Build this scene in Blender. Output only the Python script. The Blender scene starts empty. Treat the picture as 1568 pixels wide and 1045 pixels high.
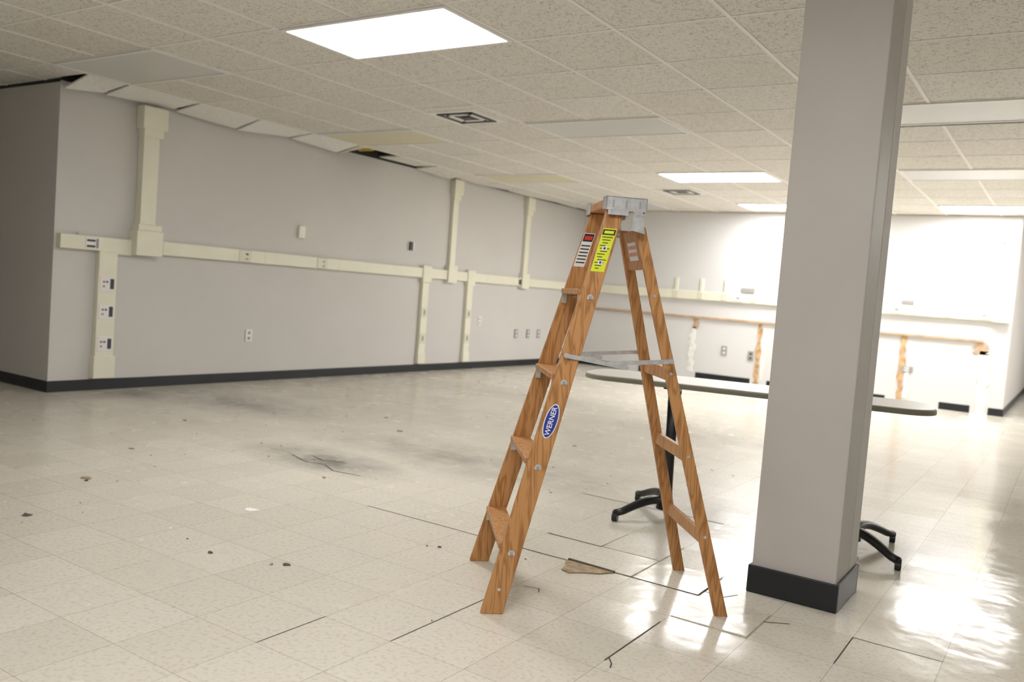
import bpy, bmesh, math, random
from mathutils import Matrix, Vector
random.seed(7)
XL,Y0,Y1,H=-7.325,3.965,13.171,2.675
XR=-0.73; GX,GY=0.656,0.705; PX,PY=-0.99,3.62
scene=bpy.context.scene
col=bpy.context.collection

# ---------------- materials ----------------
def mat(name,c,rough=0.6,metal=0.0,noise=0.0,nscale=8.0,bump=0.0,bscale=60.0,spec=0.5):
    m=bpy.data.materials.new(name);m.use_nodes=True
    nt=m.node_tree;b=nt.nodes["Principled BSDF"]
    b.inputs["Base Color"].default_value=(*c,1);b.inputs["Roughness"].default_value=rough
    b.inputs["Metallic"].default_value=metal;b.inputs["Specular IOR Level"].default_value=spec
    geo=nt.nodes.new("ShaderNodeNewGeometry")
    if noise>0:
        n=nt.nodes.new("ShaderNodeTexNoise");n.inputs["Scale"].default_value=nscale;n.inputs["Detail"].default_value=3
        nt.links.new(geo.outputs["Position"],n.inputs["Vector"])
        r=nt.nodes.new("ShaderNodeValToRGB")
        r.color_ramp.elements[0].position=.3;r.color_ramp.elements[1].position=.7
        r.color_ramp.elements[0].color=tuple(max(0,v*(1-noise)) for v in c)+(1,)
        r.color_ramp.elements[1].color=tuple(min(1,v*(1+noise)) for v in c)+(1,)
        nt.links.new(n.outputs["Fac"],r.inputs["Fac"]);nt.links.new(r.outputs["Color"],b.inputs["Base Color"])
    if bump>0:
        n2=nt.nodes.new("ShaderNodeTexNoise");n2.inputs["Scale"].default_value=bscale;n2.inputs["Detail"].default_value=1
        nt.links.new(geo.outputs["Position"],n2.inputs["Vector"])
        bp=nt.nodes.new("ShaderNodeBump");bp.inputs["Strength"].default_value=bump;bp.inputs["Distance"].default_value=.004
        nt.links.new(n2.outputs["Fac"],bp.inputs["Height"]);nt.links.new(bp.outputs["Normal"],b.inputs["Normal"])
    return m
def emis(name,c,s):
    m=bpy.data.materials.new(name);m.use_nodes=True;nt=m.node_tree
    b=nt.nodes["Principled BSDF"];b.inputs["Base Color"].default_value=(.9,.9,.9,1)
    b.inputs["Emission Color"].default_value=(*c,1);b.inputs["Emission Strength"].default_value=s
    return m
M_wall=mat("wall_paint",(.615,.595,.57),.65,noise=.02,nscale=1.2)
M_wallb=mat("wall_paint_back",(.68,.67,.665),.6,noise=.02,nscale=1.5)
M_col=mat("column_paint",(.50,.475,.45),.5,noise=.03,nscale=2.5,bump=.08,bscale=120)
M_black=mat("black_vinyl",(.008,.010,.014),.38)
M_cream=mat("cream_enamel",(.80,.78,.64),.4,noise=.02)
M_cream2=mat("cream_plate",(.70,.68,.55),.4)
M_dark=mat("dark_socket",(.05,.05,.055),.5)
M_redp=mat("red_socket",(.5,.08,.05),.4); M_bluep=mat("blue_socket",(.06,.12,.4),.4)
M_white=mat("white_plate",(.8,.79,.76),.4)
M_grey=mat("grey_plate",(.33,.32,.31),.5)
M_grid=mat("grid_metal",(.86,.84,.80),.5)
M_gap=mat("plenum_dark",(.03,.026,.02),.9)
M_yel=mat("insulation_yellow",(.50,.40,.06),.9,noise=.4,nscale=20)
M_diff_off=mat("diffuser_unlit",(.66,.655,.64),.35)
M_diff_yel=mat("diffuser_yellowed",(.70,.65,.46),.4)
M_fix=mat("fixture_frame",(.82,.81,.78),.4)
M_on=emis("diffuser_lit",(1,.985,.975),10.5)
M_on2=emis("diffuser_lit_back",(1,.99,.985),15.5)
M_tan=mat("torn_plaster",(.52,.34,.18),.8,noise=.35,nscale=14)
M_scar=mat("bare_plaster",(.80,.785,.74),.8,noise=.12,nscale=12)
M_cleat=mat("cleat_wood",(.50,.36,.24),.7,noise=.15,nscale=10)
M_tabtop=mat("table_laminate",(.66,.65,.60),.3)
M_tabedge=mat("table_edge",(.21,.20,.15),.5)
M_blk=mat("black_steel",(.010,.010,.011),.35,spec=.5)
M_steel=mat("galvanised_steel",(.62,.64,.67),.35,metal=.8,noise=.12,nscale=40)
M_chip=mat("broken_tile_underlay",(.36,.27,.17),.8,noise=.3,nscale=30)
M_crk=mat("crack_dirt",(.07,.06,.045),.9)
M_flk=mat("debris_dark",(.10,.085,.07),.8); M_pap=mat("debris_paper",(.82,.81,.78),.7); M_flt=mat("debris_tan",(.34,.26,.17),.8)
M_ly=mat("label_yellow",(.66,.74,.03),.4);M_lk=mat("label_black",(.02,.02,.02),.4);M_lw=mat("label_white",(.8,.8,.8),.4)
M_lr=mat("label_red",(.6,.04,.03),.4);M_lb=mat("label_blue",(.015,.035,.32),.35);M_lo=mat("label_orange",(.65,.15,.04),.4)

def wood():
    m=bpy.data.materials.new("fir_wood");m.use_nodes=True;nt=m.node_tree;b=nt.nodes["Principled BSDF"]
    tc=nt.nodes.new("ShaderNodeTexCoord");mp=nt.nodes.new("ShaderNodeMapping");mp.inputs["Scale"].default_value=(16,16,1.0)
    nt.links.new(tc.outputs["Object"],mp.inputs["Vector"])
    n=nt.nodes.new("ShaderNodeTexNoise");n.inputs["Scale"].default_value=1.7;n.inputs["Detail"].default_value=2;n.inputs["Distortion"].default_value=.4
    nt.links.new(mp.outputs[0],n.inputs["Vector"])
    mul=nt.nodes.new("ShaderNodeMath");mul.operation='MULTIPLY';mul.inputs[1].default_value=11
    fr=nt.nodes.new("ShaderNodeMath");fr.operation='PINGPONG';fr.inputs[1].default_value=1
    nt.links.new(n.outputs["Fac"],mul.inputs[0]);nt.links.new(mul.outputs[0],fr.inputs[0])
    r=nt.nodes.new("ShaderNodeValToRGB");r.color_ramp.elements[0].position=0;r.color_ramp.elements[1].position=.6
    r.color_ramp.elements[0].color=(.30,.13,.037,1);r.color_ramp.elements[1].color=(.49,.245,.088,1)
    nt.links.new(fr.outputs[0],r.inputs["Fac"]);nt.links.new(r.outputs["Color"],b.inputs["Base Color"])
    b.inputs["Roughness"].default_value=.42
    return m
M_wood=wood()

def floor_mat():
    m=bpy.data.materials.new("vinyl_tile_floor");m.use_nodes=True;nt=m.node_tree;N=nt.nodes;Lk=nt.links;b=N["Principled BSDF"]
    geo=N.new("ShaderNodeNewGeometry");P=geo.outputs["Position"]
    mp=N.new("ShaderNodeMapping");mp.inputs["Location"].default_value=(1.18+30,-2.13+30,0)
    Lk.new(P,mp.inputs["Vector"])
    br=N.new("ShaderNodeTexBrick");br.offset=0;br.squash=1;br.inputs["Scale"].default_value=1
    br.inputs["Brick Width"].default_value=.3;br.inputs["Row Height"].default_value=.3;br.inputs["Mortar Size"].default_value=.0013
    br.inputs["Mortar Smooth"].default_value=.3;br.inputs["Bias"].default_value=0
    br.inputs["Color1"].default_value=(.66,.625,.545,1);br.inputs["Color2"].default_value=(.61,.575,.495,1);br.inputs["Mortar"].default_value=(.36,.32,.25,1)
    Lk.new(mp.outputs[0],br.inputs["Vector"])
    n=N.new("ShaderNodeTexNoise");n.inputs["Scale"].default_value=60;n.inputs["Detail"].default_value=3;Lk.new(P,n.inputs["Vector"])
    r=N.new("ShaderNodeValToRGB");r.color_ramp.elements[0].position=.34;r.color_ramp.elements[1].position=.50
    r.color_ramp.elements[0].color=(.88,.85,.80,1);r.color_ramp.elements[1].color=(1,1,1,1);Lk.new(n.outputs["Fac"],r.inputs["Fac"])
    mx=N.new("ShaderNodeMix");mx.data_type='RGBA';mx.blend_type='MULTIPLY';mx.inputs[0].default_value=1
    Lk.new(br.outputs["Color"],mx.inputs[6]);Lk.new(r.outputs["Color"],mx.inputs[7])
    cur=mx.outputs[2]
    ns=N.new("ShaderNodeTexNoise");ns.inputs["Scale"].default_value=3.5;ns.inputs["Detail"].default_value=4;ns.inputs["Roughness"].default_value=.65;Lk.new(P,ns.inputs["Vector"])
    mr2=N.new("ShaderNodeMapRange");mr2.inputs[1].default_value=.34;mr2.inputs[2].default_value=.62;mr2.inputs[3].default_value=.35;mr2.inputs[4].default_value=1.0
    Lk.new(ns.outputs["Fac"],mr2.inputs[0])
    tot=None
    for (sx,sy,rx,ry,amt) in ((-3.97,3.95,.62,.30,1.15),(-6.2,5.05,1.1,.50,.9),(-3.5,4.75,1.25,.50,.75),(-6.9,4.55,.4,.3,.9),(-5.2,8.2,1.4,.6,.45),(-2.6,7.4,1.6,.5,.35),(-1.9,4.9,1.0,.5,.25)):
        a=N.new("ShaderNodeMapping");a.inputs["Location"].default_value=(-sx/rx,-sy/ry,0);a.inputs["Scale"].default_value=(1/rx,1/ry,1)
        Lk.new(P,a.inputs["Vector"])
        ln=N.new("ShaderNodeVectorMath");ln.operation='LENGTH';Lk.new(a.outputs[0],ln.inputs[0])
        mr=N.new("ShaderNodeMapRange");mr.inputs[1].default_value=.1;mr.inputs[2].default_value=1.25;mr.inputs[3].default_value=amt;mr.inputs[4].default_value=0
        Lk.new(ln.outputs["Value"],mr.inputs[0])
        if tot is None: tot=mr.outputs[0]
        else:
            ad=N.new("ShaderNodeMath");ad.operation='MAXIMUM';Lk.new(tot,ad.inputs[0]);Lk.new(mr.outputs[0],ad.inputs[1]);tot=ad.outputs[0]
    mm=N.new("ShaderNodeMath");mm.operation='MULTIPLY';mm.use_clamp=True;Lk.new(tot,mm.inputs[0]);Lk.new(mr2.outputs[0],mm.inputs[1])
    mk=N.new("ShaderNodeMix");mk.data_type='RGBA';Lk.new(mm.outputs[0],mk.inputs[0]);Lk.new(cur,mk.inputs[6]);mk.inputs[7].default_value=(.20,.187,.165,1)
    Lk.new(mk.outputs[2],b.inputs["Base Color"])
    # wear: waxier on the newer tiles at the right of the room, duller elsewhere
    sp=N.new("ShaderNodeSeparateXYZ");Lk.new(P,sp.inputs[0])
    rx=N.new("ShaderNodeMapRange");rx.inputs[1].default_value=-2.0;rx.inputs[2].default_value=-.7;rx.inputs[3].default_value=.12;rx.inputs[4].default_value=0;Lk.new(sp.outputs[0],rx.inputs[0])
    n4=N.new("ShaderNodeTexNoise");n4.inputs["Scale"].default_value=3;n4.inputs["Detail"].default_value=2;Lk.new(P,n4.inputs["Vector"])
    mr=N.new("ShaderNodeMapRange");mr.inputs[1].default_value=.3;mr.inputs[2].default_value=.7;mr.inputs[3].default_value=.10;mr.inputs[4].default_value=.17
    Lk.new(n4.outputs["Fac"],mr.inputs[0])
    sm=N.new("ShaderNodeMath");sm.operation='ADD';Lk.new(mr.outputs[0],sm.inputs[0]);Lk.new(rx.outputs[0],sm.inputs[1]);Lk.new(sm.outputs[0],b.inputs["Roughness"])
    b.inputs["Specular IOR Level"].default_value=.42
    n5=N.new("ShaderNodeTexNoise");n5.inputs["Scale"].default_value=11;n5.inputs["Detail"].default_value=1;Lk.new(P,n5.inputs["Vector"])
    bp=N.new("ShaderNodeBump");bp.inputs["Strength"].default_value=.35;bp.inputs["Distance"].default_value=.004
    Lk.new(n5.outputs["Fac"],bp.inputs["Height"])
    sc=N.new("ShaderNodeVectorMath");sc.operation='SCALE';sc.inputs[3].default_value=1/.3;Lk.new(mp.outputs[0],sc.inputs[0])
    fl=N.new("ShaderNodeVectorMath");fl.operation='FLOOR';Lk.new(sc.outputs[0],fl.inputs[0])
    wn=N.new("ShaderNodeTexWhiteNoise");wn.noise_dimensions='2D';Lk.new(fl.outputs[0],wn.inputs["Vector"])
    sb=N.new("ShaderNodeVectorMath");sb.operation='SUBTRACT';sb.inputs[1].default_value=(.5,.5,.5);Lk.new(wn.outputs["Color"],sb.inputs[0])
    ms=N.new("ShaderNodeVectorMath");ms.operation='MULTIPLY_ADD';ms.inputs[1].default_value=(.022,.022,0);Lk.new(sb.outputs[0],ms.inputs[0]);Lk.new(bp.outputs["Normal"],ms.inputs[2])
    nn=N.new("ShaderNodeVectorMath");nn.operation='NORMALIZE';Lk.new(ms.outputs[0],nn.inputs[0]);Lk.new(nn.outputs[0],b.inputs["Normal"])
    return m
M_floor=floor_mat()
def ceil_mat(name,hi,lo):
    m=bpy.data.materials.new(name);m.use_nodes=True;nt=m.node_tree;N=nt.nodes;Lk=nt.links;b=N["Principled BSDF"]
    geo=N.new("ShaderNodeNewGeometry")
    n=N.new("ShaderNodeTexNoise");n.inputs["Scale"].default_value=50;n.inputs["Detail"].default_value=1;n.inputs["Distortion"].default_value=1.2;Lk.new(geo.outputs["Position"],n.inputs["Vector"])
    r=N.new("ShaderNodeValToRGB");r.color_ramp.elements[0].position=.36;r.color_ramp.elements[1].position=.45
    r.color_ramp.elements[0].color=(*lo,1);r.color_ramp.elements[1].color=(*hi,1);Lk.new(n.outputs["Fac"],r.inputs["Fac"])
    mp=N.new("ShaderNodeMapping");mp.inputs["Location"].default_value=(.99+.656*40,-3.62+.705*40,0);Lk.new(geo.outputs["Position"],mp.inputs["Vector"])
    br=N.new("ShaderNodeTexBrick");br.offset=0;br.inputs["Scale"].default_value=1;br.inputs["Brick Width"].default_value=.656;br.inputs["Row Height"].default_value=.705;br.inputs["Mortar Size"].default_value=0
    br.inputs["Color1"].default_value=(.95,.94,.92,1);br.inputs["Color2"].default_value=(1,1,1,1);Lk.new(mp.outputs[0],br.inputs["Vector"])
    mx=N.new("ShaderNodeMix");mx.data_type='RGBA';mx.blend_type='MULTIPLY';mx.inputs[0].default_value=1;Lk.new(r.outputs[0],mx.inputs[6]);Lk.new(br.outputs[0],mx.inputs[7])
    Lk.new(mx.outputs[2],b.inputs["Base Color"]);b.inputs["Roughness"].default_value=.9
    return m
M_ceil=ceil_mat("acoustic_tile",(.80,.775,.73),(.56,.525,.47))
M_ceil2=ceil_mat("acoustic_tile_new",(.90,.89,.87),(.80,.78,.75))

# ---------------- mesh builder ----------------
class MB:
    def __init__(s): s.bm=bmesh.new(); s.mats=[]
    def mi(s,m):
        if m not in s.mats: s.mats.append(m)
        return s.mats.index(m)
    def hull(s,lo,hi,m):
        k=s.mi(m);n=len(lo);a=[s.bm.verts.new(v) for v in lo];b=[s.bm.verts.new(v) for v in hi]
        fs=[s.bm.faces.new(a[::-1]),s.bm.faces.new(b)]
        for i in range(n): fs.append(s.bm.faces.new((a[i],a[(i+1)%n],b[(i+1)%n],b[i])))
        for f in fs: f.material_index=k
        return fs
    def box(s,x0,x1,y0,y1,z0,z1,m):
        return s.hull([(x0,y0,z0),(x1,y0,z0),(x1,y1,z0),(x0,y1,z0)],[(x0,y0,z1),(x1,y0,z1),(x1,y1,z1),(x0,y1,z1)],m)
    def prism(s,p0,p1,hx,hy,m,hx1=None,hy1=None):
        hx1=hx if hx1 is None else hx1;hy1=hy if hy1 is None else hy1
        r=lambda p,a,b:[(p[0]-a,p[1]-b,p[2]),(p[0]+a,p[1]-b,p[2]),(p[0]+a,p[1]+b,p[2]),(p[0]-a,p[1]+b,p[2])]
        return s.hull(r(p0,hx,hy),r(p1,hx1,hy1),m)
    def quad(s,vs,m):
        f=s.bm.faces.new([s.bm.verts.new(v) for v in vs]);f.material_index=s.mi(m);return f
    def beam(s,p0,p1,w,t,m,wdir=(0,0,1)):
        p0=Vector(p0);p1=Vector(p1);L=(p1-p0).normalized();W=Vector(wdir);W=(W-L*W.dot(L)).normalized();T=L.cross(W)
        rr=lambda p:[p-W*w/2-T*t/2,p+W*w/2-T*t/2,p+W*w/2+T*t/2,p-W*w/2+T*t/2]
        return s.hull(rr(p0),rr(p1),m)
    def cyl(s,p0,p1,r,m,n=16,r1=None):
        p0=Vector(p0);p1=Vector(p1);L=(p1-p0).normalized();W=Vector((0,0,1)) if abs(L.z)<.9 else Vector((1,0,0));W=(W-L*W.dot(L)).normalized();T=L.cross(W)
        r1=r if r1 is None else r1
        rr=lambda p,q:[p+W*q*math.cos(2*math.pi*i/n)+T*q*math.sin(2*math.pi*i/n) for i in range(n)]
        return s.hull(rr(p0,r),rr(p1,r1),m)
    def sweep(s,pts,ws,hs,m,n=12):
        k=s.mi(m);rings=[]
        pts=[Vector(p) for p in pts]
        for i,p in enumerate(pts):
            d=(pts[min(i+1,len(pts)-1)]-pts[max(i-1,0)]).normalized()
            S=d.cross(Vector((0,0,1)));S=S.normalized() if S.length>1e-3 else Vector((1,0,0));Un=S.cross(d)
            rings.append([s.bm.verts.new(p+S*ws[i]*math.cos(2*math.pi*j/n)+Un*hs[i]*math.sin(2*math.pi*j/n)) for j in range(n)])
        for a,b in zip(rings,rings[1:]):
            for j in range(n):
                f=s.bm.faces.new((a[j],a[(j+1)%n],b[(j+1)%n],b[j]));f.material_index=k;f.smooth=True
        for rg in (rings[0],rings[-1]):
            f=s.bm.faces.new(rg);f.material_index=k
    def make(s,name,parent=None,bevel=0,seg=2,loc=None):
        bmesh.ops.recalc_face_normals(s.bm,faces=s.bm.faces[:])
        me=bpy.data.meshes.new(name);s.bm.to_mesh(me);s.bm.free()
        for m in s.mats: me.materials.append(m)
        o=bpy.data.objects.new(name,me);col.objects.link(o)
        if parent: o.parent=parent
        if loc: o.location=loc
        if bevel:
            b=o.modifiers.new("b","BEVEL");b.width=bevel;b.segments=seg;b.limit_method='ANGLE';b.angle_limit=math.radians(40)
        return o
def empty(name,loc=(0,0,0),rz=0):
    e=bpy.data.objects.new(name,None);e.location=loc;e.rotation_euler=(0,0,rz);e.empty_display_size=.1;col.objects.link(e);return e

# ---------------- room shell ----------------
b=MB();b.box(-12,3,-4,19,-.1,0,M_floor);b.make("floor")
b=MB();b.box(XL-.12,XL,Y0,Y1+.12,0,H+.35,M_wall);b.make("wall_left")
b=MB();b.box(-12,XL-.12,Y0,Y0+.12,0,H+.05,M_wall);b.box(XL-.12,XL,Y0-.0001,Y0,0,H,M_wall);b.make("wall_return")
b=MB();b.box(XL,XR,Y1,Y1+.12,0,H+.35,M_wallb);b.make("wall_back")
b=MB();b.box(XR-.12,XR,Y1+.12,19,0,H+.05,M_wall);b.make("wall_corridor")
b=MB();b.box(XR-.12,3,19,19.1,0,H+.05,M_wall);b.make("wall_corridor_end")
b=MB();b.box(3,3.1,-4,19.1,0,H+.05,M_wall);b.make("wall_right")
b=MB();b.box(-12,3.1,-4.1,-4,0,H+.05,M_wall);b.make("wall_near")
b=MB();b.box(-12.1,-12,-4.1,Y0+.12,0,H+.05,M_wall);b.make("wall_far_left")
BX=PX-GX*9
b=MB();b.box(-12,3,-4,Y0-.02,H,H+.03,M_ceil);b.box(BX,3,Y0-.02,19,H,H+.03,M_ceil)
b.box(XL-.2,BX+.3,Y0-.1,Y1+.2,H+.36,H+.38,M_gap)
b.box(BX+.001,BX+.03,Y0-.02,Y1,H+.03,H+.36,M_gap)
b.box(XL-.12,BX+.03,Y0-.06,Y0-.02,H+.03,H+.36,M_gap)
b.make("ceiling")
b=MB();b.box(XL,XL+.004,Y0,Y1,H-.018,H+.34,M_gap);b.make("trim_plenum_shade")  # thin dark sheet over the wall, painting in the shade behind the tile gap
b=MB()
for k in range(-20,8):
    x=PX+GX*k
    if x<-12 or x>3: continue
    ya,yb=(-4,19) if x>XL else (-4,Y0)
    b.box(x-.012,x+.012,ya,yb,H-.006,H,M_grid)
for k in range(-12,24):
    y=PY+GY*k
    if y<-4 or y>19: continue
    xa=-12 if y<Y0 else (BX if y<Y1 else XR)
    b.box(xa,3,y-.009,y+.009,H-.004,H,M_ceil2)
b.box(-1.63,3,7.165,7.19,H-.012,H,M_dark)
b.make("trim_ceiling_grid")
b=MB();b.box(-12,XL,Y0-.006,Y0,H-.03,H-.002,M_gap)  # dark strip painted in for the shade of the gap under the ceiling
b.box(XL,XR,Y1-.006,Y1,H-.012,H-.002,M_cleat);b.make("trim_gap_shade")
b=MB()
rows=[PY+GY*k for k in range(0,14)]
for i,y in enumerate(rows):
    ya=max(y+.014,Y0+.01);yb=min(y+GY-.014,Y1-.01)
    if yb-ya<.1 or i==5: continue
    sag0=[.09,.06,.055,.09,.04,.10,.0,.03,.02,.03,.015,.02,.01,.01][i];sag1=[.05,.035,.08,.03,.07,.03,0,.06,.03,.01,.03,.01,.02,.01][i]
    xa,xb=XL+.05,BX-.014
    lo=[(xa,ya,H-sag0),(xb,ya,H+.001),(xb,yb,H+.001),(xa,yb,H-sag1)]
    b.hull(lo,[(v[0],v[1],v[2]+.016) for v in lo],M_ceil2 if i<5 else M_ceil)
b.make("ceiling_border_tile")
b=MB();b.beam((XL+.14,7.38,H+.03),(BX-.14,7.52,H+.06),.09,.10,M_yel);b.make("ceiling_insulation",bevel=.03)
b=MB();lo=[(XL+.03,7.17,H-.08),(BX-.02,7.16,H+.002),(BX-.02,7.27,H+.002),(XL+.03,7.24,H-.06)]
b.hull(lo,[(v[0],v[1],v[2]+.014) for v in lo],M_diff_yel);b.make("ceiling_tile_fragment")

def bb(name,segs):
    b=MB()
    for s in segs: b.box(*s,0,.098,M_black)
    b.make(name,bevel=.004)
bb("baseboard_left",[(XL,XL+.012,Y0-.012,Y1)])
bb("baseboard_return",[(-12,XL,Y0-.012,Y0)])
bb("baseboard_back",[(XL+.02,-6.3,Y1-.012,Y1),(-6.05,-5.9,Y1-.012,Y1),(-5.05,-4.16,Y1-.012,Y1),(-3.9,-2.2,Y1-.012,Y1),(-1.5,-1.12,Y1-.012,Y1),(-.9,XR+.012,Y1-.012,Y1)])
bb("baseboard_corridor",[(XR,XR+.012,Y1,19),(XR+.012,3,18.988,19)])
bb("baseboard_right",[(2.988,3,-4,18.98)])

# ---------------- light fixtures ----------------
def fixture(x0,y0,m):
    e=empty("ceiling_light_panel",(x0+GX,y0+GY/2,H))
    hx,hy=GX-.012,GY/2-.012
    f=MB()
    for q in ((-hx,hx,-hy,-hy+.03),(-hx,hx,hy-.03,hy),(-hx,-hx+.03,-hy+.03,hy-.03),(hx-.03,hx,-hy+.03,hy-.03)):
        f.box(*q,-.014,-.0005,M_fix)
    f.make("frame",e)
    d=MB();d.box(-hx+.03,hx-.03,-hy+.03,hy-.03,-.010,-.001,m);d.make("diffuser",e)
Cx=[-6.894,-4.27,-1.646,.978];Ry=[3.62,6.44,9.26,12.08]
fixture(Cx[1],Ry[0],M_on);fixture(Cx[1],Ry[2],M_on2);fixture(Cx[1],Ry[3],M_on2);fixture(Cx[2],Ry[3],M_on2)
fixture(Cx[1],Ry[1],M_diff_off);fixture(Cx[0]+0.03,Ry[0],M_diff_off)
fixture(Cx[0]+.02,Ry[1],M_diff_yel);fixture(Cx[0]+.02,Ry[2],M_diff_yel);fixture(Cx[0]+.02,Ry[3],M_diff_off)
fixture(Cx[2],Ry[1],M_diff_off);fixture(Cx[2],Ry[2],M_diff_off)
fixture(Cx[2],.8,M_on);fixture(Cx[1],-2.02,M_on);fixture(Cx[3],-2.02,M_on)  # unseen panels overhead and behind the camera, added to brighten the near end
fixture(Cx[3],Ry[2],M_on2);fixture(Cx[3],Ry[3],M_on2);fixture(Cx[3],15.6,M_on)  # unseen panels right of view, added for brightness towards the back
def vent(x,y):
    b=MB()
    b.box(x-.26,x+.26,y-.26,y+.26,H-.004,H-.0005,M_fix)
    for i,r in enumerate((.19,.13,.08)):
        z0,z1=H-.012+i*.0025,H-.004
        for q in ((x-r,x+r,y-r,y-r+.03),(x-r,x+r,y+r-.03,y+r),(x-r,x-r+.03,y-r,y+r),(x+r-.03,x+r,y-r,y+r)):
            b.box(*q,z0,z1,M_dark if i!=1 else M_fix)
    b.box(x-.04,x+.04,y-.04,y+.04,H-.012,H-.004,M_dark)
    b.make("ceiling_vent")
vent(-4.67,6.13);vent(-4.6,10.9)

# ---------------- raceway left wall ----------------
W=XL
b=MB()
def lw(y0,y1,z0,z1,d,m=M_cream): b.box(W+.001,W+d,y0,y1,z0,z1,m)
lw(4.98,Y1-.05,1.26,1.39,.05)
lw(4.35,4.66,1.23,1.375,.05);lw(3.99,4.36,1.25,1.375,.06)
for yj in (4.16,6.2,7.0,7.3,8.9,10.3,11.5): lw(yj,yj+.012,1.255,1.395,.052,M_cream2)
lw(4.70,4.86,1.45,2.45,.09)
for q in ((4.66,4.93,1.24,1.47,.12),(4.68,4.92,1.47,1.53,.105),(4.67,4.92,2.40,2.60,.12),(4.69,4.89,2.33,2.42,.105)): lw(*q)
lw(4.345,4.52,.30,1.25,.06);lw(4.33,4.535,.11,.31,.075)
for z in (.96,.71,.42):
    lw(4.36,4.505,z-.07,z+.07,.064,M_white);lw(4.455,4.495,z-.045,z+.05,.067,M_dark)
    lw(4.385,4.41,z+.01,z+.03,.067,M_redp);lw(4.415,4.44,z+.01,z+.03,.067,M_bluep);lw(4.385,4.41,z-.03,z-.01,.067,M_grey)
lw(4.21,4.34,1.26,1.365,.066,M_white);lw(4.22,4.30,1.325,1.345,.07,M_dark);lw(4.22,4.30,1.275,1.295,.07,M_dark);lw(4.305,4.33,1.27,1.355,.07,M_grey)
for yy in (5.93,7.02):
    lw(yy-.07,yy+.09,1.265,1.385,.056,M_cream2);lw(yy+.01,yy+.05,1.335,1.355,.058,M_dark if yy<6.5 else M_grey);lw(yy+.01,yy+.05,1.285,1.305,.058,M_grey)
for y in (8.93,9.93):
    lw(y-.065,y+.065,.11,1.27,.05);lw(y-.09,y+.09,1.20,1.42,.065);lw(y-.075,y+.075,.11,.25,.06)
    for z in (.80,.45): lw(y-.06,y+.06,z-.07,z+.07,.054,M_cream2);lw(y-.02,y+.02,z-.035,z+.035,.057,M_grey)
for y in (9.46,11.34):
    lw(y-.055,y+.065,1.42,2.5,.05);lw(y-.09,y+.11,1.22,1.46,.075);lw(y-.09,y+.11,2.44,2.64,.085);lw(y-.07,y+.085,2.36,2.46,.07)
lw(11.18,11.24,1.28,1.36,.06,M_dark)
b.make("cable_raceway",bevel=.008)
b=MB()
def bw(x0,x1,z0,z1,d,m=M_cream): b.box(x0,x1,Y1-d,Y1-.001,z0,z1,m)
bw(XL+.06,-.80,1.26,1.40,.05)
for x in (-5.5,-5.07,-4.67,-4.2,-1.92,-1.5,-1.03): bw(x-.03,x+.03,1.40,1.60,.02,M_cream);bw(x-.05,x+.05,1.27,1.39,.055,M_cream2)
for x in (-4.45,-2.15,-1.06): bw(x-.08,x+.08,1.28,1.38,.058,M_white);bw(x-.03,x+.03,1.31,1.35,.06,M_grey)
bw(-.95,-.76,1.25,1.48,.09);bw(-.90,-.78,1.48,2.4,.05);bw(-.95,-.76,2.32,2.52,.08);bw(-4.42,-4.2,1.42,1.5,.03,M_grey);bw(-2.1,-1.95,1.41,1.47,.03,M_grey)
b.make("cable_raceway",bevel=.008)
def plate(name,wall,p,z,w,h,m,m2,d=.012):
    b=MB()
    if wall=='L':
        b.box(W+.001,W+d,p-w/2,p+w/2,z-h/2,z+h/2,m)
        for dz in (-h*.22,h*.22): b.box(W+d-.002,W+d+.002,p-w*.2,p+w*.2,z+dz-h*.11,z+dz+h*.11,m2)
    else:
        b.box(p-w/2,p+w/2,Y1-d,Y1-.001,z-h/2,z+h/2,m)
        for dz in (-h*.22,h*.22): b.box(p-w*.2,p+w*.2,Y1-d-.002,Y1-d+.002,z+dz-h*.11,z+dz+h*.11,m2)
    b.make(name,bevel=.002)
plate("light_switch_plate",'L',6.72,1.65,.09,.13,M_cream,M_white,.03)
b=MB();b.box(W+.001,W+.012,8.55,8.68,1.60,1.71,M_white);b.box(W+.012,W+.035,8.57,8.63,1.60,1.71,M_dark);b.make("thermostat",bevel=.003)
plate("wall_outlet",'L',6.08,.49,.085,.13,M_white,M_grey)
plate("wall_outlet",'L',10.27,.70,.08,.13,M_white,M_grey)
for y in (11.28,11.63,11.95): plate("wall_outlet",'L',y,.51,.09,.14,M_grey,M_white)
plate("wall_outlet",'B',-4.61,.49,.09,.15,M_grey,M_white);plate("wall_outlet",'B',-4.18,.45,.09,.15,M_grey,M_dark)
plate("wall_outlet",'B',-1.95,.5,.16,.08,M_grey,M_white)
b=MB();bw(-7.1,-1.03,.965,1.0,.03,M_cleat);b.make("counter_cleat",bevel=.003)
def scar(x,z0,z1,w,m,seed):
    rnd=random.Random(seed);b=MB();n=14
    L=[];R=[]
    for i in range(n+1):
        z=z0+(z1-z0)*i/n;L.append((x-w/2-rnd.uniform(-.25,.25)*w,z));R.append((x+w/2+rnd.uniform(-.3,.3)*w,z))
    pts=L+R[::-1]
    b.hull([(p[0],Y1-.001,p[1]) for p in pts],[(p[0],Y1-.008,p[1]) for p in pts],m);b.make("wall_bracket_scar")
scar(-5.15,.1,.83,.09,M_scar,1);scar(-5.12,.8,.965,.10,M_cleat,12)
scar(-4.07,.02,.965,.07,M_tan,2);scar(-4.0,.1,.9,.05,M_scar,6)
scar(-2.02,.02,.965,.07,M_tan,3);scar(-1.94,.1,.9,.05,M_scar,5);scar(-1.0,.0,.85,.13,M_scar,4);scar(-1.06,.8,.965,.16,M_cleat,14)
scar(-6.0,.0,.6,.08,M_scar,8)

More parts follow.
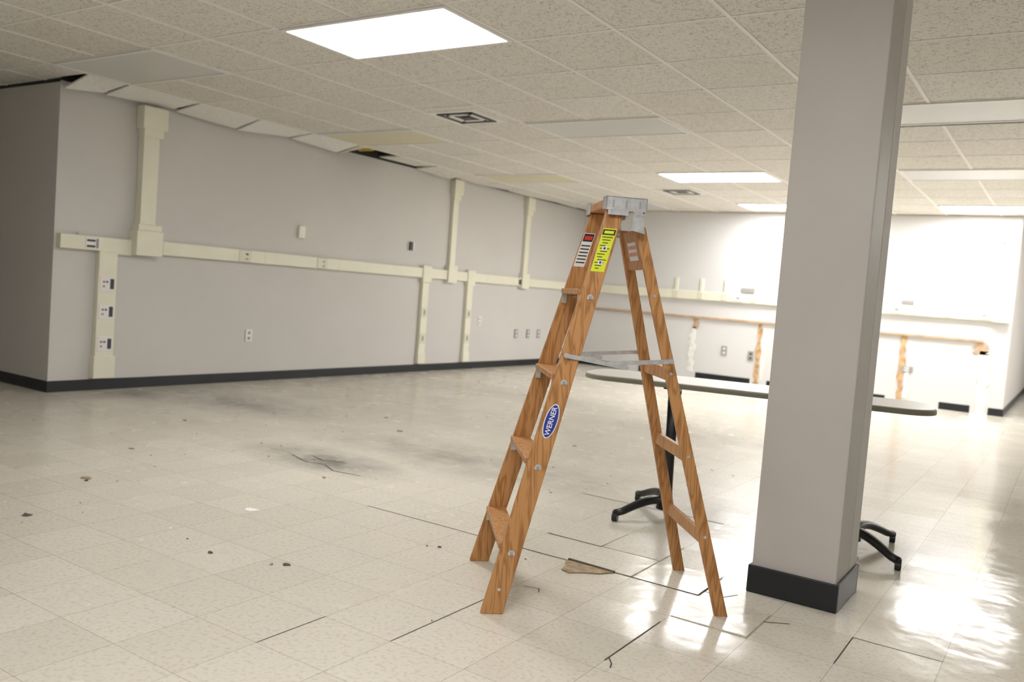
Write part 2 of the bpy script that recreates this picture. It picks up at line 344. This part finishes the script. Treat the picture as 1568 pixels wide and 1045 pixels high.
# ---------------- column ----------------
e=empty("support_column",(-.87,3.73,0))
b=MB();b.box(-.17,.17,-.18,.18,0,H+.02,M_col);b.make("shaft",e,bevel=.006)
b=MB()
b.box(-.182,.182,-.192,-.18,.0,.115,M_black);b.box(-.182,.182,.18,.192,.0,.115,M_black);b.box(-.182,-.17,-.18,.18,0,.115,M_black);b.box(.17,.182,-.18,.18,0,.115,M_black)
b.make("base_cove",e,bevel=.004)
b=MB();b.box(.17,.1715,.04,.18,.12,H,M_wall);b.make("pale_strip",e)  # strip in the paler wall colour on the right face

# ---------------- table ----------------
T=empty("training_table",(-1.41,4.5,0),math.radians(12))
def rrect(hx,hy,r,z,n=10):
    o=[]
    for cx,cy,a0 in ((hx-r,hy-r,0),(-hx+r,hy-r,90),(-hx+r,-hy+r,180),(hx-r,-hy+r,270)):
        for i in range(n+1):
            a=math.radians(a0+90*i/n);o.append((cx+r*math.cos(a),cy+r*math.sin(a),z))
    return o
b=MB();b.hull(rrect(.885,.24,.16,.736),rrect(.885,.24,.16,.762),M_tabedge);b.make("edge_band",T,bevel=.006)
b=MB();b.hull(rrect(.88,.235,.155,.7622),rrect(.878,.233,.153,.766),M_tabtop);b.make("tabletop",T)
b=MB();b.box(-.5,.55,-.02,.02,.716,.736,M_blk)
for s in (-.40,.56): b.box(s-.03,s+.03,-.18,.18,.722,.737,M_blk);b.box(s-.03,s+.03,-.05,.05,.68,.725,M_blk)
b.make("underframe",T,bevel=.004)
for nm,hx,sg in (("leg_left",-.40,-1),("leg_right",.56,1)):
    b=MB()
    b.sweep([(hx,0,.06),(hx,0,.15),(hx,0,.4),(hx,0,.70)],[.045,.034,.028,.036],[.03,.024,.022,.028],M_blk)
    b.cyl((hx,0,.045),(hx,0,.10),.05,M_blk,24,.04)
    for s in (-1,1):
        tip=Vector((hx+sg*.21,s*.27,.0));pts=[];ws=[];hs=[]
        for i in range(11):
            t=i/10;q=Vector((hx,0,0)).lerp(tip,t);q+=Vector((-sg*.03*math.sin(math.pi*t),0,0))
            z=.082+.03*math.sin(math.pi*min(1,t*1.1))-.038*t*t
            pts.append((q.x,q.y,z));ws.append(.036-.012*t);hs.append(.026-.008*t)
        b.sweep(pts,ws,hs,M_blk)
        b.cyl((tip.x,tip.y,.03),(tip.x,tip.y,.055),.016,M_blk,14)
        b.cyl((tip.x-.014,tip.y,.024),(tip.x+.014,tip.y,.024),.024,M_blk,18)
    b.make(nm,T)

# ---------------- stepladder ----------------
Ld=empty("wooden_stepladder",(-1.52,3.10,0),math.radians(40))
ZT=1.50
fa=lambda z:-.464+(.367)*z/ZT
fv=lambda z:.300-.145*z/ZT
ra=lambda z:.422-.410*z/1.46
rv=lambda z:.262-.135*z/1.46
for s,nm in ((-1,"near"),(1,"far")):
    b=MB();b.prism((fa(0),s*fv(0),0),(fa(1.52),s*fv(1.52),1.52),.041,.012,M_wood,.034,.012);b.make("front_rail_"+nm,Ld,bevel=.003)
    b=MB();b.prism((ra(0),s*rv(0),0),(ra(1.46),s*rv(1.46),1.46),.025,.011,M_wood,.021,.011);b.make("rear_rail_"+nm,Ld,bevel=.003)
    b=MB()
    zf=.955;a0=(fa(zf)-.02,s*(fv(zf)+.018),zf);a2=(ra(.96),s*(fv(zf)+.02),.96);am=(-.02,s*(fv(zf)+.02),.925);am2=(-.10,s*(fv(zf)+.022),.935)
    b.beam(a0,am,.016,.004,M_steel);b.beam(am2,a2,.016,.004,M_steel)
    for q in (a0,am,a2): b.cyl((q[0],q[1]-.006,q[2]),(q[0],q[1]+.006,q[2]),.009,M_steel)
    b.cyl((a2[0],s*rv(.96),a2[2]),(a2[0],a2[1],a2[2]),.006,M_steel)
    b.cyl((a0[0],s*fv(zf),a0[2]),(a0[0],a0[1],a0[2]),.006,M_steel)
    b.make("spreader_"+nm,Ld)
    b=MB()
    for z in (.24,.556,.873,1.195):
        b.cyl((fa(z),s*(fv(z)+.010),z-.02),(fa(z),s*(fv(z)+.0145),z-.02),.013,M_steel,20);b.cyl((fa(z),s*(fv(z)+.014),z-.02),(fa(z),s*(fv(z)+.018),z-.02),.006,M_grey,8)
    for z in (.09,): b.cyl((fa(z),s*(fv(z)+.010),z),(fa(z),s*(fv(z)+.014),z),.006,M_steel)
    for z in (.30,.60,.91,1.2): b.cyl((ra(z),s*(rv(z)+.009),z),(ra(z),s*(rv(z)+.014),z),.006,M_steel)
    b.make("bolts_"+nm,Ld)
for i,z in enumerate((.24,.556,.873,1.195)):
    w=fv(z)-.012
    b=MB();d=.045
    b.box(fa(z)-d-.002,fa(z)+d-.008,-w,w,z-.011,z+.011,M_wood);b.make("step_%d"%(i+1),Ld,bevel=.003)
    b=MB();b.cyl((fa(z),-w-.01,z-.02),(fa(z),w+.01,z-.02),.003,M_steel)
    for s in (-1,1): b.beam((fa(z)-.033,s*(w-.002),z-.012),(fa(z)-.033,s*(w-.002),z-.05),.02,.002,M_steel,(1,0,0))
    b.make("step_rod_%d"%(i+1),Ld)
    if i==0:
        b=MB()
        for s in (-1,1): b.beam((fa(z)+.02,s*(w-.11),z-.012),(fa(z-.09)+.01,s*(w+.004),z-.10),.018,.014,M_wood,(1,0,0))
        b.make("step_brace",Ld,bevel=.002)
for i,z in enumerate((.29,.60,.905)):
    b=MB();b.box(ra(z)-.011,ra(z)+.011,-rv(z)+.01,rv(z)-.01,z-.024,z+.024,M_wood);b.make("rear_rung_%d"%(i+1),Ld,bevel=.003)
b=MB();b.hull([(ra(1.30)-.012,-rv(1.3)+.008,1.30),(ra(1.3)+.008,-rv(1.3)+.008,1.30),(ra(1.3)+.008,rv(1.3)-.008,1.3),(ra(1.3)-.012,rv(1.3)-.008,1.3)],
 [(ra(1.45)-.012,-rv(1.45)+.008,1.45),(ra(1.45)+.008,-rv(1.45)+.008,1.45),(ra(1.45)+.008,rv(1.45)-.008,1.45),(ra(1.45)-.012,rv(1.45)-.008,1.45)],M_wood)
b.make("rear_header",Ld,bevel=.003)
b=MB();b.box(-.132,.012,-.183,.178,1.522,1.556,M_wood);b.make("cap_board",Ld,bevel=.004)
b=MB()
for s in (-1,1):
    ye=s*.185
    b.box(-.138,.020,min(ye,ye-s*.003),max(ye,ye-s*.003),1.510,1.560,M_steel)
    b.box(-.128,-.05,min(ye,ye-s*.003),max(ye,ye-s*.003),1.492,1.511,M_steel)
    b.box(-.025,.005,min(ye,ye-s*.003),max(ye,ye-s*.003),1.496,1.511,M_steel)
    b.box(-.138,.020,min(ye,ye-s*.06),max(ye,ye-s*.06),1.557,1.561,M_steel)
    b.box(.014,.020,min(ye,ye-s*.06),max(ye,ye-s*.06),1.505,1.560,M_steel)
    b.box(-.138,-.133,min(ye,ye-s*.06),max(ye,ye-s*.06),1.515,1.560,M_steel)
    for x in (-.11,-.06,-.008): b.box(x-.003,x+.003,min(ye,ye+s*.003),max(ye,ye+s*.003),1.520,1.548,M_grey)
    for x in (-.115,-.03): b.cyl((x,ye,1.512),(x,ye+s*.004,1.512),.005,M_steel)
    b.hull([(-.035,ye-s*.006,1.44),(.02,ye-s*.006,1.43),(.02,ye-s*.009,1.43),(-.035,ye-s*.009,1.44)],[(-.03,ye-s*.003,1.50),(.010,ye-s*.003,1.50),(.010,ye-s*.006,1.50),(-.03,ye-s*.006,1.50)],M_steel)
    b.cyl((.0,s*.12,1.447),(.0,ye,1.447),.006,M_steel)
b.make("cap_bracket",Ld)
def rq(b,z0,z1,u0,u1,side,out,m,e=.0008):
    f=lambda z,u:(fa(z)+u,side*fv(z)+out*(.012+e),z)
    b.quad([f(z0,u0),f(z0,u1),f(z1,u1),f(z1,u0)],m)
b=MB();rq(b,1.275,1.44,-.026,.026,-1,-1,M_ly);rq(b,1.415,1.436,-.024,.024,-1,-1,M_lk,.0014);rq(b,1.42,1.431,-.018,.018,-1,-1,M_ly,.0018)
for i in range(12):
    z=1.408-i*.0108;u0=-.021+.004*((i*7)%3);u1=.020-.006*((i*5)%4)
    rq(b,z-.003,z,u0,u1,-1,-1,M_lk,.0014)
for z in (1.372,1.318): rq(b,z-.016,z,-.008,.010,-1,-1,M_lw,.0018);rq(b,z-.012,z-.004,-.003,.005,-1,-1,M_lk,.0022)
b.make("caution_label",Ld)
b=MB();rq(b,1.30,1.44,-.033,.012,1,-1,M_lw);rq(b,1.405,1.437,-.031,.010,1,-1,M_lk,.0014);rq(b,1.412,1.428,-.026,.006,1,-1,M_lr,.0018)
for i in range(6): rq(b,1.315+i*.014,1.32+i*.014,-.029,.008,1,-1,M_lk,.0014)
b.make("danger_label",Ld)
def oval(b,zc,a,c,e,m,n=28):
    pts=[]
    for i in range(n):
        t=2*math.pi*i/n;z=zc+a*math.cos(t);pts.append((fa(z)+c*math.sin(t),-fv(z)-.012-e,z))
    b.quad(pts,m)
b=MB();oval(b,.71,.064,.026,.0008,M_lw);oval(b,.71,.060,.0225,.0012,M_lb)
b.make("maker_badge",Ld)
t=bpy.data.curves.new("badge_lettering","FONT");t.body="WERNER";t.size=.027;t.align_x='CENTER';t.align_y='CENTER';t.materials.append(M_lw);t.offset=.0004
to=bpy.data.objects.new("badge_lettering",t);col.objects.link(to);to.parent=Ld
zc=.71;xd=Vector((fa(1)-fa(0),fv(0)-fv(1),1)).normalized()
nd=Vector((0,-1,0));nd=(nd-xd*nd.dot(xd)).normalized();yd=nd.cross(xd)
mt=Matrix((xd,yd,nd)).transposed().to_4x4();mt.translation=Vector((fa(zc),-fv(zc)-.012-.0022,zc));to.matrix_local=mt
b=MB();g=lambda z,v:(ra(z)-.0128,v,z)
b.quad([g(1.335,-.07),g(1.335,.06),g(1.405,.06),g(1.405,-.07)],M_lw)
g=lambda z,v:(ra(z)-.0134,v,z)
for z in (1.352,1.378): 
    for k in range(5): b.quad([g(z,-.06+k*.024),g(z,-.044+k*.024),g(z+.014,-.044+k*.024),g(z+.014,-.06+k*.024)],M_lo)
b.make("warning_sticker",Ld)

# ---------------- floor damage & debris ----------------
def strip(b,pts,w,m,z=.0012):
    for p,q in zip(pts,pts[1:]):
        p=Vector((*p,z));q=Vector((*q,z));d=(q-p).normalized();s=Vector((-d.y,d.x,0))*w/2
        b.quad([p-s,q-s,q+s,p+s],m)
b=MB()
strip(b,[(-3.0,3.33),(-2.4,3.332),(-2.2,3.328)],.005,M_crk);strip(b,[(-2.2,3.33),(-1.9,3.325),(-1.55,3.335),(-1.18,3.33)],.007,M_crk)
strip(b,[(-1.18,3.33),(-1.18,3.53)],.006,M_crk,.0013);strip(b,[(-1.78,2.13),(-1.78,2.73)],.0035,M_crk,.0013);strip(b,[(-1.18,2.5),(-1.18,2.95)],.005,M_crk,.0014)
strip(b,[(-2.08,1.83),(-2.08,2.13)],.003,M_crk);strip(b,[(-1.18,2.53),(-1.15,2.49),(-1.14,2.46)],.005,M_crk,.0015)
strip(b,[(-1.75,2.9),(-1.69,2.92),(-1.67,2.88)],.004,M_crk);strip(b,[(-.95,3.28),(-.88,3.24),(-.80,3.29)],.005,M_crk)
strip(b,[(-.58,3.03),(-.58,3.33),(-.28,3.33)],.004,M_crk)
strip(b,[(-1.48,3.33),(-1.44,3.42),(-1.36,3.46),(-1.33,3.60)],.004,M_crk);strip(b,[(-2.08,3.63),(-1.48,3.63),(-1.18,3.64)],.004,M_crk);strip(b,[(-1.78,3.63),(-1.77,3.93)],.004,M_crk,.0013)
strip(b,[(-2.38,4.53),(-1.5,4.53)],.006,M_crk);strip(b,[(-1.18,3.4),(-1.1,3.38),(-1.06,3.46)],.004,M_crk)
strip(b,[(-4.2,3.9),(-4.0,3.82),(-3.85,3.85),(-3.7,3.77),(-3.5,3.8)],.008,M_crk);strip(b,[(-4.1,3.98),(-3.95,3.93),(-3.8,4.0)],.007,M_crk)
b.make("floor_crack")
# tiles that have come unstuck and sit a few millimetres proud
b=MB()
for (i,j,h) in ((-1,4,(.002,.004,.003,.002)),(0,4,(.002,.002,.005,.003)),(-2,5,(.003,.002,.002,.004)),(-1,5,(.002,.004,.002,.002)),(1,3,(.002,.005,.003,.002))):
    x0=-1.18+.3*i-.3+.004;y0=2.13+.3*j+.004;s=.292
    c4=[(x0,y0),(x0+s,y0),(x0+s,y0+s),(x0,y0+s)]
    b.hull([(x,y,.0005) for x,y in c4],[(c4[k][0],c4[k][1],.0008+h[k]) for k in range(4)],M_floor)
b.make("loose_floor_tile")
b=MB();pts=[(-1.80,3.32),(-1.70,3.335),(-1.56,3.325),(-1.60,3.26),(-1.655,3.225),(-1.70,3.175),(-1.745,3.19),(-1.76,3.25)]
b.hull([(x,y,.0015) for x,y in pts],[(x,y,.005) for x,y in pts],M_chip)
b.hull([(-1.79,3.325,.002),(-1.56,3.32,.002),(-1.56,3.335,.002),(-1.79,3.34,.002)],[(-1.79,3.325,.009),(-1.56,3.32,.007),(-1.56,3.335,.007),(-1.79,3.34,.009)],M_crk)
b.make("broken_floor_tile")
b=MB()
def flake(x,y,r,m,h=.004):
    n=7;a0=random.random()*6;rr=[r*random.uniform(.5,1.1) for _ in range(n)]
    P=[(x+rr[i]*math.cos(a0+i*2*math.pi/n),y+rr[i]*.7*math.sin(a0+i*2*math.pi/n)) for i in range(n)]
    b.hull([(p[0],p[1],.0012) for p in P],[(p[0]*.9+x*.1,p[1]*.9+y*.1,.0012+h*random.uniform(.5,1.4)) for p in P],m)
for x,y,r,m in ((-3.87,2.03,.04,M_flk),(-2.58,2.40,.022,M_flk),(-2.62,2.36,.012,M_flt),(-3.31,2.83,.045,M_pap),(-4.35,2.59,.04,M_flt),(-4.3,2.56,.02,M_flk),(-2.9,2.28,.015,M_flk),
  (-4.4,5.2,.035,M_flt),(-4.9,5.6,.03,M_flk),(-3.2,5.9,.03,M_flt),(-4.9,3.2,.025,M_flt),(-5.6,4.1,.025,M_flt),(-2.0,5.3,.03,M_flk),(-2.3,3.05,.012,M_flk),(-2.35,3.02,.008,M_flt),(-3.6,3.6,.02,M_flt)):
    flake(x,y,r,m)
for i in range(110):
    y=random.uniform(1.8,9);x=random.uniform(-6.8,-1.3)
    flake(x,y,random.uniform(.003,.007)*(1+y*.1),random.choice((M_flk,M_flt,M_flt)),.002)
b.make("floor_debris")

# ---------------- camera ----------------
f,pt,ro,ya=1314.2,.0586,.0768,.5795
F=Vector((-math.sin(ya)*math.cos(pt),math.cos(ya)*math.cos(pt),-math.sin(pt)));R=Vector((math.cos(ya),math.sin(ya),0));U=R.cross(F)
R2=R*math.cos(ro)+U*math.sin(ro);U2=-R*math.sin(ro)+U*math.cos(ro)
c=bpy.data.cameras.new("camera");o=bpy.data.objects.new("camera",c);col.objects.link(o)
o.matrix_world=Matrix(((R2[0],U2[0],-F[0],0),(R2[1],U2[1],-F[1],0),(R2[2],U2[2],-F[2],1.18),(0,0,0,1)))
c.sensor_width=36;c.lens=f/1568*36;c.clip_start=.05
c.dof.use_dof=True;c.dof.focus_distance=3.3;c.dof.aperture_fstop=2.8
scene.camera=o
w=bpy.data.worlds.new("world");scene.world=w;w.use_nodes=True
w.node_tree.nodes["Background"].inputs[0].default_value=(1,1,1,1);w.node_tree.nodes["Background"].inputs[1].default_value=.3
scene.view_settings.view_transform='Standard';scene.view_settings.exposure=1.02
